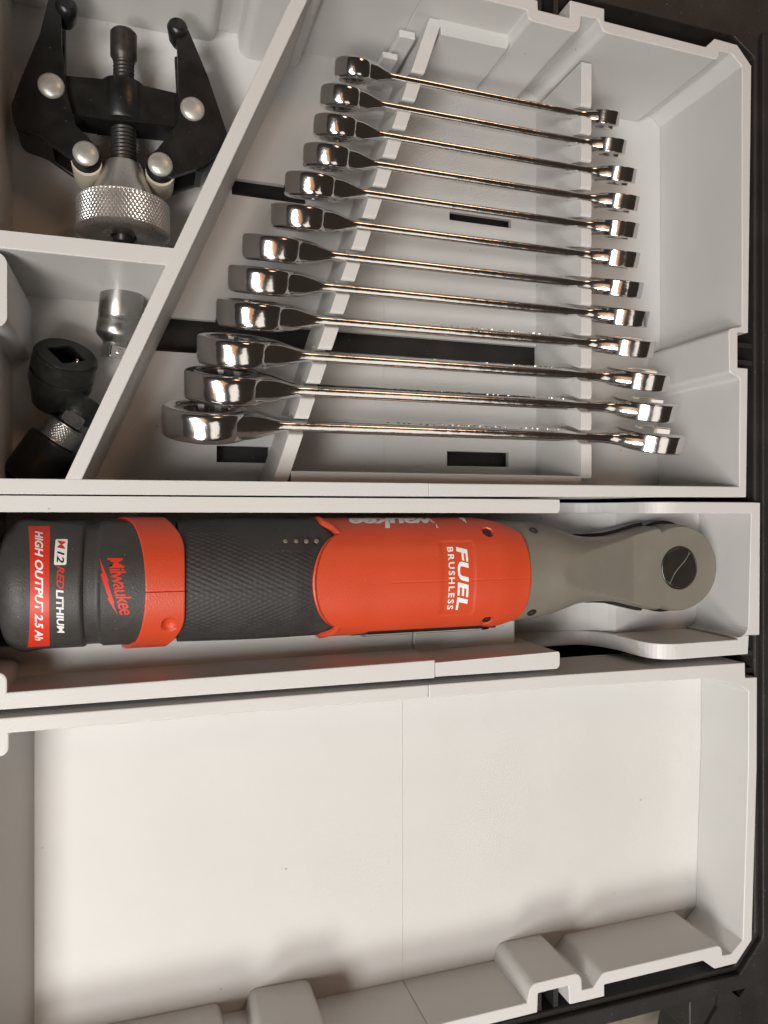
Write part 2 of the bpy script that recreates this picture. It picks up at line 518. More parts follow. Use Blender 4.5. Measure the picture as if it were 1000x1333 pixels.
# ---- empty tray
t3 = thing("empty_tray", "large empty white printed tray with a smooth floor and notched front wall", "tray")
F3 = -33
outer = [(CX + G, -73.8), (180, -74.1), (286.2, -75.4), (286.4, -82.9), (293.9, -83.2), (293.7, -129), (290.5, -215.1), (280.8, -224.9), (267.5, -225.0),
         (260.5, -219.7), (203.9, -219.9), (203.9, -225.3), (185.2, -225.2), (184.6, -216.5), (169, -216.7), (168.6, -225.2), (CX + G, -225.4)]
inner = [(CX + G, -79.6), (180, -79.9), (262, -81.6), (283.5, -87.0), (288.4, -90), (288.2, -129), (284.8, -213.9), (277.9, -219.5), (272.3, -219.3)] + \
        fillet([(272.3, -219.3), (271.4, -213.9), (203.0, -214.1), (198.0, -219.9), (191.9, -219.8), (191.4, -211.5), (165.2, -211.8), (163.4, -219.7), (CX, -219.9)],
               {1: 3.2, 2: 4.0, 5: 4.2, 6: 4.2, 7: .5})[1:-1] + [(CX + G, -219.9)]
half_walls(t3, "side_wall", outer, inner, F3, 0)
outer = [(CX - G, -73.8), (-59, -73.5), (-59, -225), (CX - G, -225.4)]
inner = [(CX - G, -79.6), (-45.4, -79.2)] + \
        fillet([(-45.4, -79.2), (-45.4, -87.3), (-52, -87.4), (-52, -212), (31, -212.4), (33, -217.8), (42.5, -218), (44.2, -209.6), (71, -210), (73.6, -219.9), (CX, -219.9)],
               {1: 4.0, 4: 4, 7: 4.5, 8: 4.5, 9: .6})[1:-1] + [(CX - G, -219.9)]
half_walls(t3, "side_wall", outer, inner, F3, 0)
for x0, x1 in ((-58.5, CX - .05), (CX + .05, 290.0)):
    bm = bmesh.new(); box(bm, x0, x1, -224.5, -74.5, F3 - 3, F3); link("floor", bm, M['white'], t3)
# sloping left end of the tray floor
bm = bmesh.new()
prism(bm, [(-53, F3 - 1), (-41.4, F3 - 1), (-41.4, F3 + .01), (-44.5, -26), (-48, -13), (-52.2, -1.0), (-53, -1.0)], 76, 222,
      mtx=Matrix(((1, 0, 0, 0), (0, 0, -1, 0), (0, 1, 0, 0), (0, 0, 0, 1))))
link("end_slope", bm, M['white'], t3, smooth=40)
# lower part of the box under the shallow tray so that it rests on the case floor
bm = bmesh.new(); box(bm, -50, 280, -208, -90, -67.9, F3 - 3.1); link("tray_base", bm, M['white'], t3)

# ------------------------------------------------------------------ wrenches
def wrench_parts(s, L):
    D = 17.5 + (s - 8) * 1.68                     # ring diameter
    t = 8.4 + 0.36 * (s - 8)                      # ring thickness
    hs = 6.5 + 0.58 * (s - 8)                     # shaft height
    ts = 3.3 + 0.17 * (s - 8)                     # shaft thickness
    J = 16.8 + (s - 8) * 1.70                     # jaw width
    tj = 6.2 + 0.26 * (s - 8)                     # jaw thickness
    return D, t, hs, ts, J, tj

def make_wrench(i, s, xl, y, xr, label):
    L = xr - xl
    D, t, hs, ts, J, tj = wrench_parts(s, L)
    zc = -20 - math.cos(LEAN) * hs / 2
    yc = y + math.sin(LEAN) * hs / 2
    root = thing("combination_wrench", label, "wrench", (xl + L / 2, yc, zc), "chrome ratcheting wrenches standing in the slotted racks")
    # local frame: X along the wrench, Y up across the shaft, Z out of the flat
    Mx = Matrix(((1, 0, 0, 0), (0, -math.sin(LEAN), math.cos(LEAN), 0), (0, math.cos(LEAN), math.sin(LEAN), 0), (0, 0, 0, 1)))
    rc = -L / 2 + D / 2
    bm = bmesh.new()
    # ring head: barrel-sided ring
    rin = D * 0.345
    prof = [(rin, -t / 2 + .5), (rin + .5, -t / 2), (D / 2 - 1.5, -t / 2), (D / 2 - .55, -t / 2 + .35), (D / 2 - .12, -t / 2 + 1.1), (D / 2, -t / 4), (D / 2 + .06, 0), (D / 2, t / 4),
            (D / 2 - .12, t / 2 - 1.1), (D / 2 - .55, t / 2 - .35), (D / 2 - 1.5, t / 2), (rin + .5, t / 2), (rin, t / 2 - .5)]
    n = 64
    rows = [[Vector((rc + r * math.cos(2 * math.pi * j / n), r * math.sin(2 * math.pi * j / n), z)) for j in range(n)] for r, z in prof]
    vs = grid_surface(bm, rows, True, False)
    for j in range(n):
        a, b = vs[-1][j], vs[-1][(j + 1) % n]
        c, d = vs[0][(j + 1) % n], vs[0][j]
        bm.faces.new([a, b, c, d])
    bmesh.ops.transform(bm, matrix=Mx, verts=bm.verts)
    link("ring_head", bm, M['chrome'], root, smooth=50)
    # ratchet gear inside, twelve points
    bm = bmesh.new()
    o = circle(rc, 0, rin - .05, 48)
    h = [(rc + (rin * (.80 if k % 2 else .70)) * math.cos(math.pi * k / 12), rin * (.80 if k % 2 else .70) * math.sin(math.pi * k / 12)) for k in range(24)]
    prism(bm, o, -t / 2 + .9, t / 2 - .9, holes=[h], mtx=Mx)
    link("ratchet_gear", bm, M['steel'], root)
    # shaft: flares and thickens into the ring and into the jaw
    Rj = J / 2
    x0, x1 = rc + D * 0.30, L / 2 - Rj * 1.25
    rows = []
    N = 60
    for k in range(N + 1):
        f = k / N
        x = x0 + (x1 - x0) * f
        def drop(v, a, b):
            q = max(0.0, min(1.0, (v - a) / (b - a)))
            return 1 - q * q * (3 - 2 * q)
        h_ = hs + (D * 0.795 - hs) * (1 - min(1, max(0, (x - rc - D * .30) / (D * .78)))) ** 2 + (J * 0.86 - hs) * drop(-x, -(L / 2 - J * .58), -(L / 2 - J * 1.25))
        th = ts + (t * 0.985 - ts) * drop(x, rc + D * .46, rc + D * .95) + (tj * 0.96 - ts) * drop(-x, -(L / 2 - J * .70), -(L / 2 - J * 1.45))
        row = []
        for j in range(24):
            a = 2 * math.pi * (j + .5) / 24
            ex = 0.48
            cy, cz = math.cos(a), math.sin(a)
            row.append(Mx @ Vector((x, h_ / 2 * math.copysign(abs(cy) ** ex, cy), th / 2 * math.copysign(abs(cz) ** ex, cz))))
        rows.append(row)
    bm = bmesh.new(); grid_surface(bm, rows)
    link("shaft", bm, M['chrome'], root, smooth=60)
    # open end: round jaw with a parallel slot, set at 15 degrees
    a15 = R(15)
    gap = s * 0.46
    ag = math.asin(gap / Rj)
    cxj = L / 2 - Rj * 0.95
    poly = [(Rj * math.cos(a), Rj * math.sin(a)) for a in [ag + .06 + (2 * math.pi - 2 * ag - .12) * k / 56 for k in range(57)]]
    xt = Rj * math.cos(ag) - .6
    poly += [(xt, -gap), (-Rj * .22, -gap), (-Rj * .42, -gap * .5), (-Rj * .42, gap * .5), (-Rj * .22, gap), (xt, gap)]
    rot = lambda p: (cxj + p[0] * math.cos(a15) - p[1] * math.sin(a15), p[0] * math.sin(a15) + p[1] * math.cos(a15))
    bm = bmesh.new()
    prism(bm, [rot(p) for p in poly], -tj / 2, tj / 2, mtx=Mx)
    bmesh.ops.dissolve_limit(bm, angle_limit=0.002, verts=bm.verts, edges=bm.edges)
    link("open_jaw", bm, M['chrome'], root, smooth=45, bevel=tj * .40, segs=6, angle=50)
    # raised lettering too worn to read, only on the flats that face the light
    if s >= 16:
        bm = bmesh.new()
        rr = random.Random(s)
        x = -L * .12
        while x < L * .24:
            if rr.random() < .8:
                wd = rr.uniform(.8, 1.6)
                for q in range(2):
                    yy = rr.uniform(-1.2, 1.2)
                    box(bm, x + q * .5, x + q * .5 + .45, yy - .9, yy + .9, ts / 2 - .35, ts / 2 + .22, mtx=Mx)
            x += rr.uniform(2.2, 3.4)
        o = link("raised_mark", bm, M['chrome'], root)
        o["kind"] = "stuff"
    return root

ORD = ["shortest chrome wrench, at the top end of the rack", "second shortest chrome wrench, next to the one at the top end of the rack",
       "third chrome wrench down from the top end of the rack", "fourth chrome wrench down from the top end of the rack",
       "fifth chrome wrench from the top, just above the upper floor slot", "sixth chrome wrench from the top, crossing just below the upper floor slot",
       "seventh chrome wrench from the top, sixth from the bottom of the rack", "fifth chrome wrench up from the bottom of the rack",
       "fourth longest chrome wrench, crossing the upper edge of the long black floor slot", "third longest chrome wrench, crossing the lower edge of the long black floor slot",
       "second longest chrome wrench, between the longest one and the black floor slot", "longest chrome wrench, nearest the cordless ratchet"]
for i, (s, xl, y, xr) in enumerate(WR):
    make_wrench(i, s, xl, y, xr, ORD[i])

# ------------------------------------------------------------------ cordless ratchet
AY, AZ = -28.6, -26.5                      # axis of the body
tool = thing("cordless_ratchet", "red and black cordless ratchet lying in its white cradle tray", "power tool", (115, AY, -50))
def tpart(name, bm, mat, parent=None, **kw):
    if parent is None:
        bmesh.ops.translate(bm, verts=bm.verts, vec=(-115, -AY, 50))
        return link(name, bm, mat, tool, **kw)
    bmesh.ops.translate(bm, verts=bm.verts, vec=(-115, -AY, 50))
    return link(name, bm, mat, parent, **kw)
def polar(x, r, th):
    """th measured from straight up, growing towards -Y"""
    return Vector((x, AY - r * math.sin(th), AZ + r * math.cos(th)))
def se(r, th, e):
    """superellipse radius"""
    return r / (abs(math.cos(th)) ** e + abs(math.sin(th)) ** e) ** (1 / e)
def smooth01(x):
    x = max(0.0, min(1.0, x))
    return x * x * (3 - 2 * x)

RB = 26.2
def lerp(a, b, f):
    return a + (b - a) * f
# battery pack: two raised pads with a groove between, rounded end
rows = []
xs = [-50.5, -50.3, -49.8, -48.8, -47.3, -45, -42] + [-42 + 0.75 * k for k in range(1, 61)]
for x in xs:
    r0 = RB
    if x < -42:
        q = (x + 50.5) / 8.5
        r0 = RB - 7.5 * (1 - math.sqrt(max(0, 1 - (1 - q) ** 2)))
    row = []
    for j in range(160):
        th = 2 * math.pi * j / 160 - math.pi
        r = r0
        d = abs(th + 0.09)
        # groove, deep on the face and running out at the sides
        g = smooth01((x + 22.0) / 1.2) * (1 - smooth01((x + 16.2) / 1.2))
        lim = 1 - smooth01((d - 1.02) / 0.16)
        # pads stop at the sides with a wedge
        wedge = smooth01((d - (1.02 + 0.010 * max(0, -22 - x))) / 0.07) if x < -19 else smooth01((d - (1.02 + 0.008 * max(0, x + 16))) / 0.07)
        r -= 1.5 * g * (0.65 + .35 * lim)
        r -= 1.0 * wedge * smooth01((x + 44) / 8)
        row.append(polar(x, r, th))
    rows.append(row)
bm = bmesh.new(); grid_surface(bm, rows)
bat = tpart("battery", bm, M['battery'], smooth=50)
# red collar
def band(x0f, x1f, r, lift, nth=140, th0=-math.pi, th1=math.pi, mat=None, name="", e=2.0, rin=None, nx=14, dimple=None):
    bm = bmesh.new()
    rows = []
    closed = abs(th1 - th0 - 2 * math.pi) < 1e-6
    n = nth if closed else nth + 1
    prof = [(0, -1.6)] + [(0, -.45), (0.004, -.14), (0.016, 0)] + [(k / nx, 0) for k in range(1, nx)] + [(0.984, 0), (0.996, -.14), (1, -.45)] + [(1, -1.6)]
    for f, dr in prof:
        row = []
        for j in range(n):
            th = th0 + (th1 - th0) * j / nth
            x = lerp(x0f(th), x1f(th), f)
            rr = (se(r, th, e) if e != 2 else r) + lift + dr
            if dimple:
                rr += dimple(x, th)
            row.append(polar(x, rr, th))
        rows.append(row)
    grid_surface(bm, rows, closed, False)
    return bm
def dim(x, th):
    q = ((x - 9.8) / 3.0) ** 2 + ((th - 0.60) / 0.125) ** 2
    seam = -0.25 if abs(th - .06) < .012 else 0
    half = 0.22 if th > .06 else 0
    return (-2.0 * (1 - q) ** .5 if q < 1 else 0) + seam + half
bm = band(lambda th: 0.9 - 5.2 * (abs(th) / 1.2) ** 2, lambda th: 15.4 - 7.0 * smooth01((abs(th + .05) - .50) / 1.0), RB - .1, 0.55, nth=420, dimple=dim, nx=24)
tpart("collar", bm, M['red'], smooth=40)
# grip with a diamond relief
rows = []
nth = 360
x = 13.4
while x < 104:
    row = []
    for j in range(nth):
        th = 2 * math.pi * j / nth - math.pi
        r = RB - 1.0 + 0.6 * math.sin(math.pi * max(0, min(1, (x - 14) / 70))) - 1.3 * smooth01((x - 58) / 12) * (1 - smooth01((abs(th) - .75) / .4))
        s_ = th * RB
        u1 = ((x * 0.50 + s_ * 1.0) / 2.05) % 1.0
        u2 = ((x * 0.50 - s_ * 1.0) / 2.05) % 1.0
        line = max(0, 1 - min(u1, 1 - u1) * 6.0) + max(0, 1 - min(u2, 1 - u2) * 6.0)
        fade = smooth01((x - 14) / 3) * (1 - smooth01((abs(th + .09) - 1.15) / .2)) * (1 - smooth01((x - 62 - 8 * abs(th)) / 6))
        smoothpatch = smooth01((x - 42 + 16 * abs(th + .0)) / 18) if th < -.52 else 0
        r -= 0.34 * min(1, line) * fade * (1 - smoothpatch)
        if abs(th - .06) < .010:
            r -= 0.12
        row.append(polar(x, r, th))
    rows.append(row)
    x += 0.48 if x < 78 else 4
bm = bmesh.new(); grid_surface(bm, rows)
grip = tpart("grip", bm, M['rubber'], smooth=60)
# four fuel-gauge dots on the grip
for gx in (55.5, 60.0, 64.3, 68.6):
    bm = bmesh.new()
    p = polar(gx, RB - .35, -0.70)
    nrm = Vector((0, -math.sin(-0.70), math.cos(-0.70)))
    lathe(bm, [(0.95, -.6), (0.95, 0.0), (0.7, .12)], frame(p, nrm), 16)
    tpart("gauge_light", bm, M['spacer'] if False else M['gearcase'], grip)
# red shell with a rounded nose over the grip and a squarer back
ES = 2.45
RS = 25.3
def nose(th):
    d = abs(th - 0.02)
    if d < 0.80:
        return 65.6 + 19.0 * (1 - math.sqrt(max(0, 1 - (d / 0.88) ** 2)))
    return 76.7 - 4.6 * smooth01((d - .80) / .42)
def tailx(th):
    d = abs(th - .02)
    return 166.8 - 3.0 * d * d - 14 * smooth01((d - .75) / .75)
def shell_r(x, th):
    v = 0.0
    if abs(th - .045) < .012 and x > 100:
        v -= .16
    # shallow name panel
    if 121.5 < x < 138.4 and abs(th - .02) < .66:
        v -= .28 * (1 - smooth01((abs(th - .02) - .62) / .03)) * smooth01((x - 121.5) / 2.5)
    # rim that follows the nose
    v += .75 * (1 - smooth01(abs(x - nose(th) - 1.2) / 1.4)) if abs(th) > .80 else 0
    # body tapers a little towards the gear housing
    v -= 1.5 * smooth01((x - 150) / 18)
    # screw recesses
    for st in (-0.80, 0.84):
        q = ((x - 147.4) / 2.6) ** 2 + ((th - st) * RS / 2.6) ** 2
        if q < 1:
            v -= 1.3
    return v
bm = band(nose, tailx, RS, 0.7, nth=420, e=ES, nx=150, dimple=shell_r)
shell = tpart("shell", bm, M['red'], smooth=42)
for st in (-0.80, 0.84):
    bm = bmesh.new()
    r_ = se(RS, st, ES) + .7
    p = polar(147.4, r_ - 1.3, st)
    nrm = Vector((0, -math.sin(st), math.cos(st)))
    prism(bm, circle(0, 0, 2.0, 20), -1, .75, holes=[circle(0, 0, .95, 6)], mtx=frame(p, nrm))
    tpart("screw", bm, M['knob'], shell)
# dark side channel with the paddle lever set into it
bm = band(lambda th: 86.5 + 6 * smooth01((1.25 - th) / .25), lambda th: 157 - 10 * smooth01((1.25 - th) / .25), RS, 0.95, nth=40, th0=1.0, th1=1.9, e=ES, nx=30)
chan = tpart("side_channel", bm, M['knob'], smooth=40)
bm = band(lambda th: 92, lambda th: 152, RS, 1.7, nth=24, th0=1.14, th1=1.42, e=ES, nx=20)
tpart("lever", bm, M['gearcase'], smooth=40)

# gear housing: round shoulder cut by a flat that runs out to the ring-shaped head
HC, HR = 258.0, 22.2
ZF = -12.8
out_pts = [(158, 24.6), (166, 24.4), (172.7, 23.9), (180, 23.2), (188, 21.6), (195, 19.2), (202, 16.9), (209, 15.9), (216, 15.8), (222, 16.2), (229, 17.6), (236, 19.4), (242, 20.8)]
def halfw(x):
    if x > 246:
        return math.sqrt(max(0, HR ** 2 - (x - HC) ** 2))
    for (a, wa), (b, wb) in zip(out_pts, out_pts[1:] + [(246.2, 18.7 if False else 21.2)]):
        if a <= x <= b:
            return lerp(wa, wb, (x - a) / (b - a))
    return out_pts[0][1]
def housing_row(x, grow=0.0, zlo=-38, ztop=None):
    wv = max(.05, halfw(x) + grow)
    yc = lerp(-28.5, -28.3, 1)
    row = []
    ex = lerp(2.0, 5.0, smooth01((x - 196) / 44))
    plane = max(ZF, -2.5 - (x - 178) * .2)
    zc = lerp(AZ, -25.0, smooth01((x - 168) / 40))
    top = lerp(-2.5, -3.8, smooth01((x - 160) / 20)) if x < 180 else min(-3.8, plane + 3.6)
    hh = top - zc
    for j in range(72):
        a = 2 * math.pi * (j + .5) / 72
        ca, sa = math.cos(a), math.sin(a)
        y = yc + wv * math.copysign(abs(ca) ** (2 / ex), ca)
        z = zc + hh * math.copysign(abs(sa) ** (2 / ex), sa)
        if x > 178:
            z = min(z, plane)
        row.append(Vector((x, y, z)))
    return row
xs = [158 + k * 1.0 for k in range(0, 88)]
xs = [x for x in xs if x < 246] + [HC + HR * math.sin(R(a)) for a in range(-31, 90, 2)] + [HC + HR - .01]
bm = bmesh.new(); grid_surface(bm, [housing_row(x) for x in xs])
house = tpart("gear_housing", bm, M['gearcase'], smooth=28)
# dark lower plate that shows past the edge of the housing
bm = bmesh.new()
lo = [(x, -28.3 + halfw(x) + 1.5 * smooth01((x - 196) / 20) + 0.2) for x in xs if x > 196] + [(HC + HR + .3, -28.3)]
po = lo + [(x, -56.6 - y) for x, y in reversed(lo)]
prism(bm, po, -36, -27)
tpart("head_plate", bm, M['knob'], bevel=.5)
for sy, sx in ((-8.5, 174.3), (-47.2, 172.2)):
    bm = bmesh.new()
    d = (sy - AY) / 24
    th = -math.asin(max(-.95, min(.95, d)))
    p = polar(sx, 24.0, th)
    nrm = Vector((0.1, -math.sin(th), math.cos(th)))
    prism(bm, circle(0, 0, 2.2, 20), -1.6, .15, holes=[circle(0, 0, 1.2, 6)], mtx=frame(p, nrm))
    tpart("screw", bm, M['knob'], house)
# direction selector: black disc with a curved ridge
bm = bmesh.new(); lathe(bm, [(10.9, -.4), (10.9, .45), (10.5, .75), (10.05, .5), (9.9, -.2)], frame((256.8, -28.2, ZF), (0, 0, 1)), 56)
tpart("selector_rim", bm, M['knob'], house, smooth=40)
bm = bmesh.new()
half_a, half_b = [], []
curve = [(-9.4 + 18.8 * k / 16, 0.55 * math.sin(2 * math.pi * k / 16 - .5)) for k in range(17)]
c45 = R(52)
rt = lambda p: (p[0] * math.cos(c45) - p[1] * math.sin(c45), p[0] * math.sin(c45) + p[1] * math.cos(c45))
up_arc = [(9.7 * math.cos(R(a)), 9.7 * math.sin(R(a))) for a in range(8, 173, 8)]
dn_arc = [(9.7 * math.cos(R(-a)), 9.7 * math.sin(R(-a))) for a in range(172, 7, -8)]
prism(bm, [rt((p[0], p[1] + .45)) for p in curve] + [rt(p) for p in up_arc], -.6, .62, mtx=Matrix.Translation((256.8, -28.2, ZF)))
sel = tpart("selector_knob", bm, M['knob'], house, bevel=.35)
bm = bmesh.new()
prism(bm, [rt((p[0], p[1] - .45)) for p in reversed(curve)] + [rt(p) for p in dn_arc], -.6, 1.0, mtx=Matrix.Translation((256.8, -28.2, ZF)))
tpart("selector_knob", bm, M['knob'], house, bevel=.45)

# ---- flat print wrapped onto the body
def text_bm(body, length, height, shear=0.0, bold=0.0, spacing=1.0):
    c = bpy.data.curves.new("t", 'FONT')
    c.body = body
    c.size = 10
    c.shear = shear
    c.offset = bold
    c.space_character = spacing
    c.resolution_u = 3
    o = bpy.data.objects.new("t", c)
    COL.objects.link(o)
    dg = bpy.context.evaluated_depsgraph_get()
    me = bpy.data.meshes.new_from_object(o.evaluated_get(dg))
    bm = bmesh.new(); bm.from_mesh(me)
    bpy.data.objects.remove(o); bpy.data.curves.remove(c); bpy.data.meshes.remove(me)
    bmesh.ops.triangulate(bm, faces=bm.faces)
    x0 = min(v.co.x for v in bm.verts); x1 = max(v.co.x for v in bm.verts)
    y0 = min(v.co.y for v in bm.verts); y1 = max(v.co.y for v in bm.verts)
    for v in bm.verts:
        v.co.x = ((v.co.x - x0) / (x1 - x0) - .5) * length
        v.co.y = ((v.co.y - y0) / (y1 - y0) - .5) * height
    return bm
def cut(bm, step=1.2, axis='x'):
    i = 0 if axis == 'x' else 1
    lo = min(v.co[i] for v in bm.verts); hi = max(v.co[i] for v in bm.verts)
    nrm = (1, 0, 0) if axis == 'x' else (0, 1, 0)
    x = lo + step
    while x < hi:
        bmesh.ops.bisect_plane(bm, geom=bm.verts[:] + bm.edges[:] + bm.faces[:], dist=1e-5, plane_co=(x if i == 0 else 0, x if i else 0, 0), plane_no=nrm)
        x += step
def wrapped(name, bm, mat, parent, xc, thc, rfun, tilt=0.0, flip=False, lift=.07, bow=0.0):
    cut(bm)
    cs, sn = math.cos(tilt), math.sin(tilt)
    for v in bm.verts:
        a, b = v.co.x * cs - v.co.y * sn, v.co.x * sn + v.co.y * cs
        if not flip:                      # reads from the far side down towards the viewer
            x, s_ = xc + b + bow * ((a + thc * 25.5) / 26) ** 2, a
            th = thc + s_ / 25.5
        else:                             # reads upside down along the body
            x = xc - a
            th = thc + b / 25.5
        v.co = polar(x, rfun(x, th) + lift, th)
    return tpart(name, bm, mat, parent)
rb = lambda x, th: RB
def flat(poly, n=1):
    bm = bmesh.new()
    bm.faces.new([bm.verts.new((p[0], p[1], 0)) for p in poly])
    bmesh.ops.triangulate(bm, faces=bm.faces)
    return bm
# red label strip with its lettering
nlab = 24
lab = [(-27.0 + 53.4 * k / nlab, 3.7 - 1.2 * ((-27.0 + 53.4 * k / nlab) / 27) ** 2) for k in range(nlab + 1)]
lab += [(a, -2.6 - 2.6 * (a / 27) ** 2) for a, b_ in reversed(lab)]
wrapped("label_strip", flat(lab[::-1]), M['label_red'], bat, -36.0, -0.03, rb, lift=.06)
wrapped("lettering", text_bm("HIGH OUTPUT 2.5 Ah", 45.2, 2.8, .28, .30), M['print_white'], bat, -35.7, -0.064, rb, lift=.12, bow=-1.6)
wrapped("badge", flat(fillet(rect(-5.4, 5.4, -2.1, 2.1), .6)), M['print_white'], bat, -28.8, -0.567, rb, lift=.06, bow=-.1)
wrapped("lettering", text_bm("M", 3.9, 2.6, .2, .05), M['label_red'], bat, -28.8, -0.676, rb, lift=.12)
wrapped("lettering", text_bm("12", 4.6, 2.5, .25, .20), M['print_black'], bat, -28.8, -0.475, rb, lift=.12)
wrapped("lettering", text_bm("RED", 8.3, 2.5, .3, .22), M['label_red'], bat, -28.6, -0.180, rb, lift=.1)
wrapped("lettering", text_bm("LITHIUM", 17.6, 2.5, .12, .34), M['print_white'], bat, -28.8, 0.336, rb, lift=.1, bow=-.5)
# script name with a lightning stroke
zp = lambda q: [((zy - 545) * .0385, (zx - 150) * .0375) for zx, zy in q]
wrapped("lettering", text_bm("Milwaukee", 22.5, 5.4, .30, .12, .88), M['label_red'], bat, -7.8, -0.035, rb, tilt=R(12), lift=.12)
for seg in ([(35, 265), (130, 505), (92, 505), (72, 440)], [(50, 432), (78, 432), (112, 490), (182, 715), (142, 715), (128, 668)], [(112, 662), (140, 668), (172, 715), (215, 845)]):
    wrapped("bolt_emblem", flat(zp(seg)), M['label_red'], bat, -11.2, -.045, rb, lift=.12)
rs = lambda x, th: se(RS, th, ES) + .7 + (-.28 if 124 < x < 138.4 else 0) - 1.5 * smooth01((x - 150) / 18)
wrapped("lettering", text_bm("FUEL", 27.4, 5.2, .14, .30, 1.05), M['print_white'], shell, 132.4, 0.02, rs, lift=.14)
wrapped("lettering", text_bm("BRUSHLESS", 26.8, 2.9, 0.0, .22, 1.3), M['print_white'], shell, 127.0, 0.01, rs, lift=.14)
wrapped("lettering", text_bm("Milwaukee", 57, 12, .35, .3, .9), M['print_white'], shell, 113.5, -1.13, rs, flip=True, lift=.14)

# ------------------------------------------------------------------ battery terminal puller
pz = -33.0
pull = thing("terminal_puller", "black two-jaw battery terminal puller with a knurled aluminium knob", "puller", (-8, 165, -58))
def ppart(name, bm, mat, parent=None, **kw):
    bmesh.ops.translate(bm, verts=bm.verts, vec=(8, -165, 58))
    return link(name, bm, mat, parent or pull, **kw)
left = [(-31.5, 209), (-36, 209), (-39.4, 193), (-47.0, 171.6), (-50.0, 161.5), (-48.8, 154), (-40, 152), (-27, 144.2), (-22.2, 141.4), (-17.0, 145.2), (-17.6, 150.4), (-26.2, 158.5), (-29.6, 171), (-30.2, 180), (-31.4, 190)]
right = [(13.5, 205), (18.5, 206.5), (21, 201), (26.8, 187.8), (35.0, 164.5), (33.6, 158), (24.5, 149), (12.2, 143.0), (7.0, 141.4), (2.0, 145.4), (2.2, 150.0), (5.8, 153.4), (14.6, 166.6), (14.4, 178), (14.2, 192)]
for side, poly in ((-1, left), (1, right)):
    bm = bmesh.new()
    prism(bm, fillet(poly, {3: 3, 4: 6, 5: 4, 8: 3, 9: 4}), pz - 3.0, pz)
    arm = ppart("jaw_arm", bm, M['black_steel'], bevel=.7, segs=3)
    # matching lower plate and the web that joins them along the outside
    bm = bmesh.new()
    prism(bm, fillet(poly, {3: 3, 4: 6, 5: 4}), pz - 21, pz - 18)
    ppart("lower_plate", bm, M['black_steel'], arm, bevel=.6)
    bm = bmesh.new()
    if side < 0:
        web = [(-36, 209), (-39.4, 193), (-47.0, 171.6), (-49.6, 161.5), (-48.2, 154), (-38, 150)]
        off = 2.6
    else:
        web = [(21, 201), (26.8, 187.8), (34.6, 164.5), (33.2, 158), (24.5, 147.4)]
        off = -2.6
    prism(bm, web + [(x + off, y + .2) for x, y in reversed(web)], pz - 18.2, pz - 2.8)
    ppart("web", bm, M['black_steel'], arm)
    # curled gripping tip
    hx, hy = (-29.5, 206.0) if side < 0 else (14.0, 206.6)
    bm = bmesh.new()
    lathe(bm, [(2.6, -9), (3.9, -6), (4.3, 0), (3.7, 1.4), (2.9, 2.0), (1.6, 1.2)], frame((hx, hy, pz), (-.1 * side, .25, 1)), 28)
    ppart("jaw_tip", bm, M['black_steel'], arm, smooth=50)
for (rx, ry) in ((-35.2, 172.6), (20.3, 172.8), (-22.2, 147.2), (7.1, 147.1)):
    bm = bmesh.new()
    lathe(bm, [(5.1, 0), (5.1, .45), (4.8, 1.0), (3.9, 1.6), (2.4, 2.05), (0.4, 2.2)], frame((rx, ry, pz - .1), (0, 0, 1)), 36)
    ppart("rivet", bm, M['rivet'], smooth=50)
for (rx, ry) in ((-22.2, 147.0), (7.1, 146.9)):
    bm = bmesh.new()
    lathe(bm, [(6.0, -14.8), (6.0, 0)], frame((rx, ry - 1.6, pz - 3.1), (0, 0, 1)), 32)
    ppart("spacer", bm, M['spacer'], smooth=40)
    bm = bmesh.new()
    lathe(bm, [(5.9, -.9), (5.9, 0)], frame((rx, ry - .6, pz - 3.0), (0, 0, 1)), 32)
    ppart("washer", bm, M['black_steel'])
# yoke with threaded boss
bm = bmesh.new()
prism(bm, fillet([(-38, 164.6), (-38, 179), (-17, 181), (1.5, 181.2), (22, 180), (23, 166.5), (2, 165.4), (-17, 164.2)], 2.0), pz - 17.5, pz - 3.6)
yoke = ppart("yoke", bm, M['black_steel'], bevel=1.2, segs=3)
ax = Vector((0.004, -1, 0.0))
SCX, SCZ = -7.8, -43.5
bm = bmesh.new(); lathe(bm, [(7.2, 0), (9.2, .8), (9.5, 1.6), (9.5, 16.0), (8.8, 17.2), (7, 17.4)], frame((SCX, 183.5, SCZ), ax), 44)
ppart("boss", bm, M['black_steel'], yoke, smooth=35)
# threaded screw: real turns of thread
def thread(y_top, y_bot, r, pitch):
    bm = bmesh.new()
    n = 28
    rows = []
    k = 0
    L = y_top - y_bot
    steps = int(L / pitch * 6)
    for k in range(steps + 1):
        z = L * k / steps
        row = []
        for j in range(n):
            t = 2 * math.pi * j / n
            ph = (z / pitch - j / n) % 1.0
            rr = r - 0.62 * abs(2 * ph - 1)
            row.append(Vector((rr * math.cos(t), rr * math.sin(t), z)))
        rows.append(row)
    grid_surface(bm, rows)
    bmesh.ops.transform(bm, matrix=frame((SCX, y_top, SCZ), ax), verts=bm.verts)
    return bm
scr = ppart("screw", thread(196, 182, 4.4, 1.6), M['screw'], smooth=60)
ppart("screw", thread(167, 147, 5.4, 1.6), M['screw'], smooth=60)
bm = bmesh.new(); lathe(bm, [(3.5, -1.2), (4.8, -.9), (5.5, 0), (5.5, 9.8), (5.1, 10.4), (4.3, 12.2), (3.8, 12.4)], frame((SCX, 205.5, SCZ), ax), 40)
ppart("screw_cap", bm, M['screw'], smooth=35)
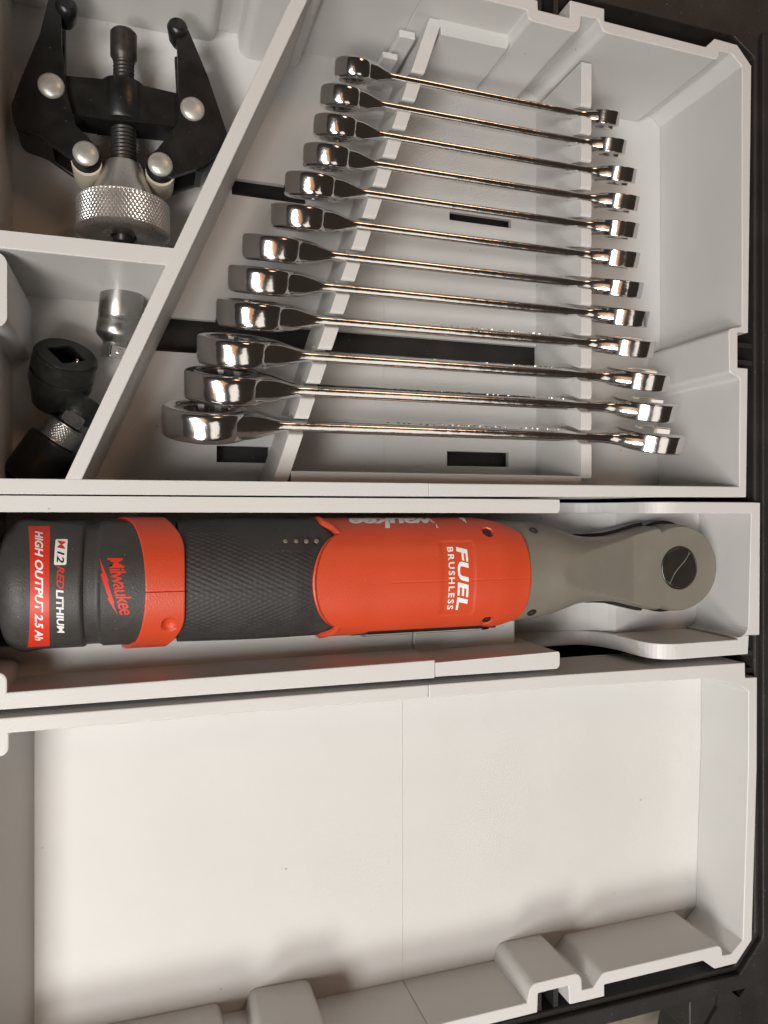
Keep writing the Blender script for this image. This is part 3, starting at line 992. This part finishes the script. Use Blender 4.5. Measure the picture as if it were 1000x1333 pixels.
# knurled knob with a cone
KY = 133.0
bm = bmesh.new(); lathe(bm, [(6.8, -16.5), (7.4, -16.2), (13.6, -1.0), (16.6, 0.2), (16.6, 2)], frame((SCX, KY, SCZ), ax), 64)
knob = ppart("knob", bm, M['alu'], smooth=40)
def knurl(r, z, t):
    if z < 0.6 or z > 12.9:
        return r
    p = 2 * math.pi / 70
    a = ((t + z * p / 2.5) / p) % 1.0
    b = ((t - z * p / 2.5) / p) % 1.0
    return r - 0.62 * (1 - min(1 - abs(2 * a - 1), 1 - abs(2 * b - 1)))
bm = bmesh.new()
prof = [(16.4, 0), (18.4, 0.2)] + [(19.2, 0.5 + .25 * k) for k in range(51)] + [(18.5, 13.6), (17.6, 14.3), (16.6, 14.6), (6.2, 14.8), (5.4, 14.2), (5.2, 11)]
lathe(bm, prof, frame((SCX, KY - .4, SCZ), ax), 840, fn=knurl)
ppart("knurled_rim", bm, M['alu'], knob, smooth=55)
bm = bmesh.new(); lathe(bm, [(4.3, 0), (4.3, 6.4), (3.8, 7.0)], frame((SCX, KY - 10.6, SCZ), ax), 32)
ppart("screw_end", bm, M['screw'], smooth=40)
bm = bmesh.new(); lathe(bm, [(5.15, -1), (5.15, 0)], frame((SCX, KY - 12.4, SCZ), ax), 32)
ppart("bore", bm, M['black_steel'], knob)

# ------------------------------------------------------------------ loose sockets
ad = thing("socket_adapter", "small bright steel socket adapter leaning beside the angled divider", "socket", (-9, 82, -60))
def apart(name, bm, mat, **kw):
    bmesh.ops.translate(bm, verts=bm.verts, vec=(9, -82, 60))
    return link(name, bm, mat, ad, **kw)
A = frame((-8.2, 96.0, -46.5), (-.12, -1, -.10))
bm = bmesh.new(); lathe(bm, [(6.0, 3.0), (6.3, .4), (8.2, 0), (8.9, .6), (9.0, 1.5), (9.0, 11.0), (8.85, 11.3), (8.85, 14.2), (9.0, 14.5), (9.0, 19.0), (8.4, 20.2), (6.2, 22.2), (5.6, 23.0), (5.6, 24.0), (4, 24.2)], A, 48)
apart("socket_body", bm, M['steel'], smooth=35)
bm = bmesh.new(); box(bm, -4.7, 4.7, -4.7, 4.7, 23.6, 29.5, mtx=A @ Matrix.Rotation(R(62), 4, 'Z'))
apart("square_drive", bm, M['chrome'], bevel=.7)
bm = bmesh.new(); lathe(bm, [(1.6, 0), (1.6, .6), (.9, 1.3)], A @ frame((0, 0, 26.8), (math.cos(R(70)), math.sin(R(70)), 0)) @ Matrix.Translation((0, 0, 4.3)), 16)
apart("detent_ball", bm, M['chrome'], smooth=50)

uj = thing("impact_socket", "black impact socket with a square drive opening, tilted in the dark corner compartment", "socket", (-30, 50, -60))
def upart(name, bm, mat, **kw):
    bmesh.ops.translate(bm, verts=bm.verts, vec=(30, -50, 60))
    return link(name, bm, mat, uj, **kw)
U = frame((-29.8, 65.0, -37.0), (.22, .66, .60))
UR = U @ Matrix.Rotation(R(38), 4, 'Z')
sq = [(-5.6, -5.6), (5.6, -5.6), (5.6, 5.6), (-5.6, 5.6)]
bm = bmesh.new()
lathe(bm, [(8, -26), (9.5, -25), (10.6, -20), (12.6, -14), (12.6, -9.2), (12.0, -8.8), (12.0, -8.0), (12.7, -7.5), (12.7, -1.2), (11.9, -.3), (8.6, -.3), (8.4, -9)], U, 44)
upart("socket_body", bm, M['impact'], smooth=35)
bm = bmesh.new()
prism(bm, circle(0, 0, 11.6, 44), -1.2, .12, holes=[fillet(sq, 1.2)], mtx=UR)
upart("socket_face", bm, M['impact'], bevel=.35)
bm = bmesh.new()
lathe(bm, [(1.7, -.8), (1.7, 0), (1.0, .8)], UR @ frame((5.7, 0, -4.5), (-1, 0, 0), (0, 1, 0)), 18)
upart("detent_ball", bm, M['chrome'], smooth=50)

dj = thing("drive_joint", "black and bright steel drive joint under the black impact socket, against the angled divider", "socket", (-38, 24, -60))
def jpart(name, bm, mat, **kw):
    bmesh.ops.translate(bm, verts=bm.verts, vec=(38, -24, 60))
    return link(name, bm, mat, dj, **kw)
V = frame((-38.6, 24.0, -47.0), (.56, .83, .10))
bm = bmesh.new(); lathe(bm, [(8.5, -14), (10.6, -13.2), (11.2, -12), (11.2, 5.5), (10.6, 6.6), (7.0, 6.9)], V, 44)
jpart("black_sleeve", bm, M['black_steel'], smooth=35)
def fine(r, z, t):
    return r - (.35 * (1 - min(1 - abs(2 * (((t + z * .12) / .18) % 1) - 1), 1 - abs(2 * (((t - z * .12) / .18) % 1) - 1))) if 8.2 < z < 14.8 else 0)
bm = bmesh.new()
lathe(bm, [(6, 6.5), (7.6, 6.9)] + [(8.0, 7.2 + .3 * k) for k in range(28)] + [(7.4, 15.8), (5.4, 16.4), (5.2, 19.0)], V, 280, fn=fine)
jpart("knurled_ring", bm, M['steel'], smooth=50)
bm = bmesh.new(); lathe(bm, [(5.0, 18.6), (7.2, 19.2), (7.4, 20), (7.4, 29), (6.8, 30)], V, 40)
jpart("socket_end", bm, M['impact'], smooth=35)
for s in (-1, 1):
    bm = bmesh.new()
    prism(bm, fillet([(-2.6, -5), (2.6, -5), (2.8, 1.5), (1.6, 3.6), (-1.6, 3.6), (-2.8, 1.5)], 1.0), -1.2, 1.2, mtx=V @ Matrix.Translation((0, s * 6.6, 19)) @ frame((0, 0, 0), (0, s, 0), (1, 0, 0)) @ Matrix.Rotation(R(90), 4, 'Z'))
    jpart("yoke_ear", bm, M['black_steel'], bevel=.6)

# compact shadows and clean light paths
S.render.engine = 'CYCLES'
S.cycles.max_bounces = 8
S.cycles.diffuse_bounces = 2
S.cycles.glossy_bounces = 5
S.cycles.sample_clamp_indirect = 6
S.cycles.use_denoising = True
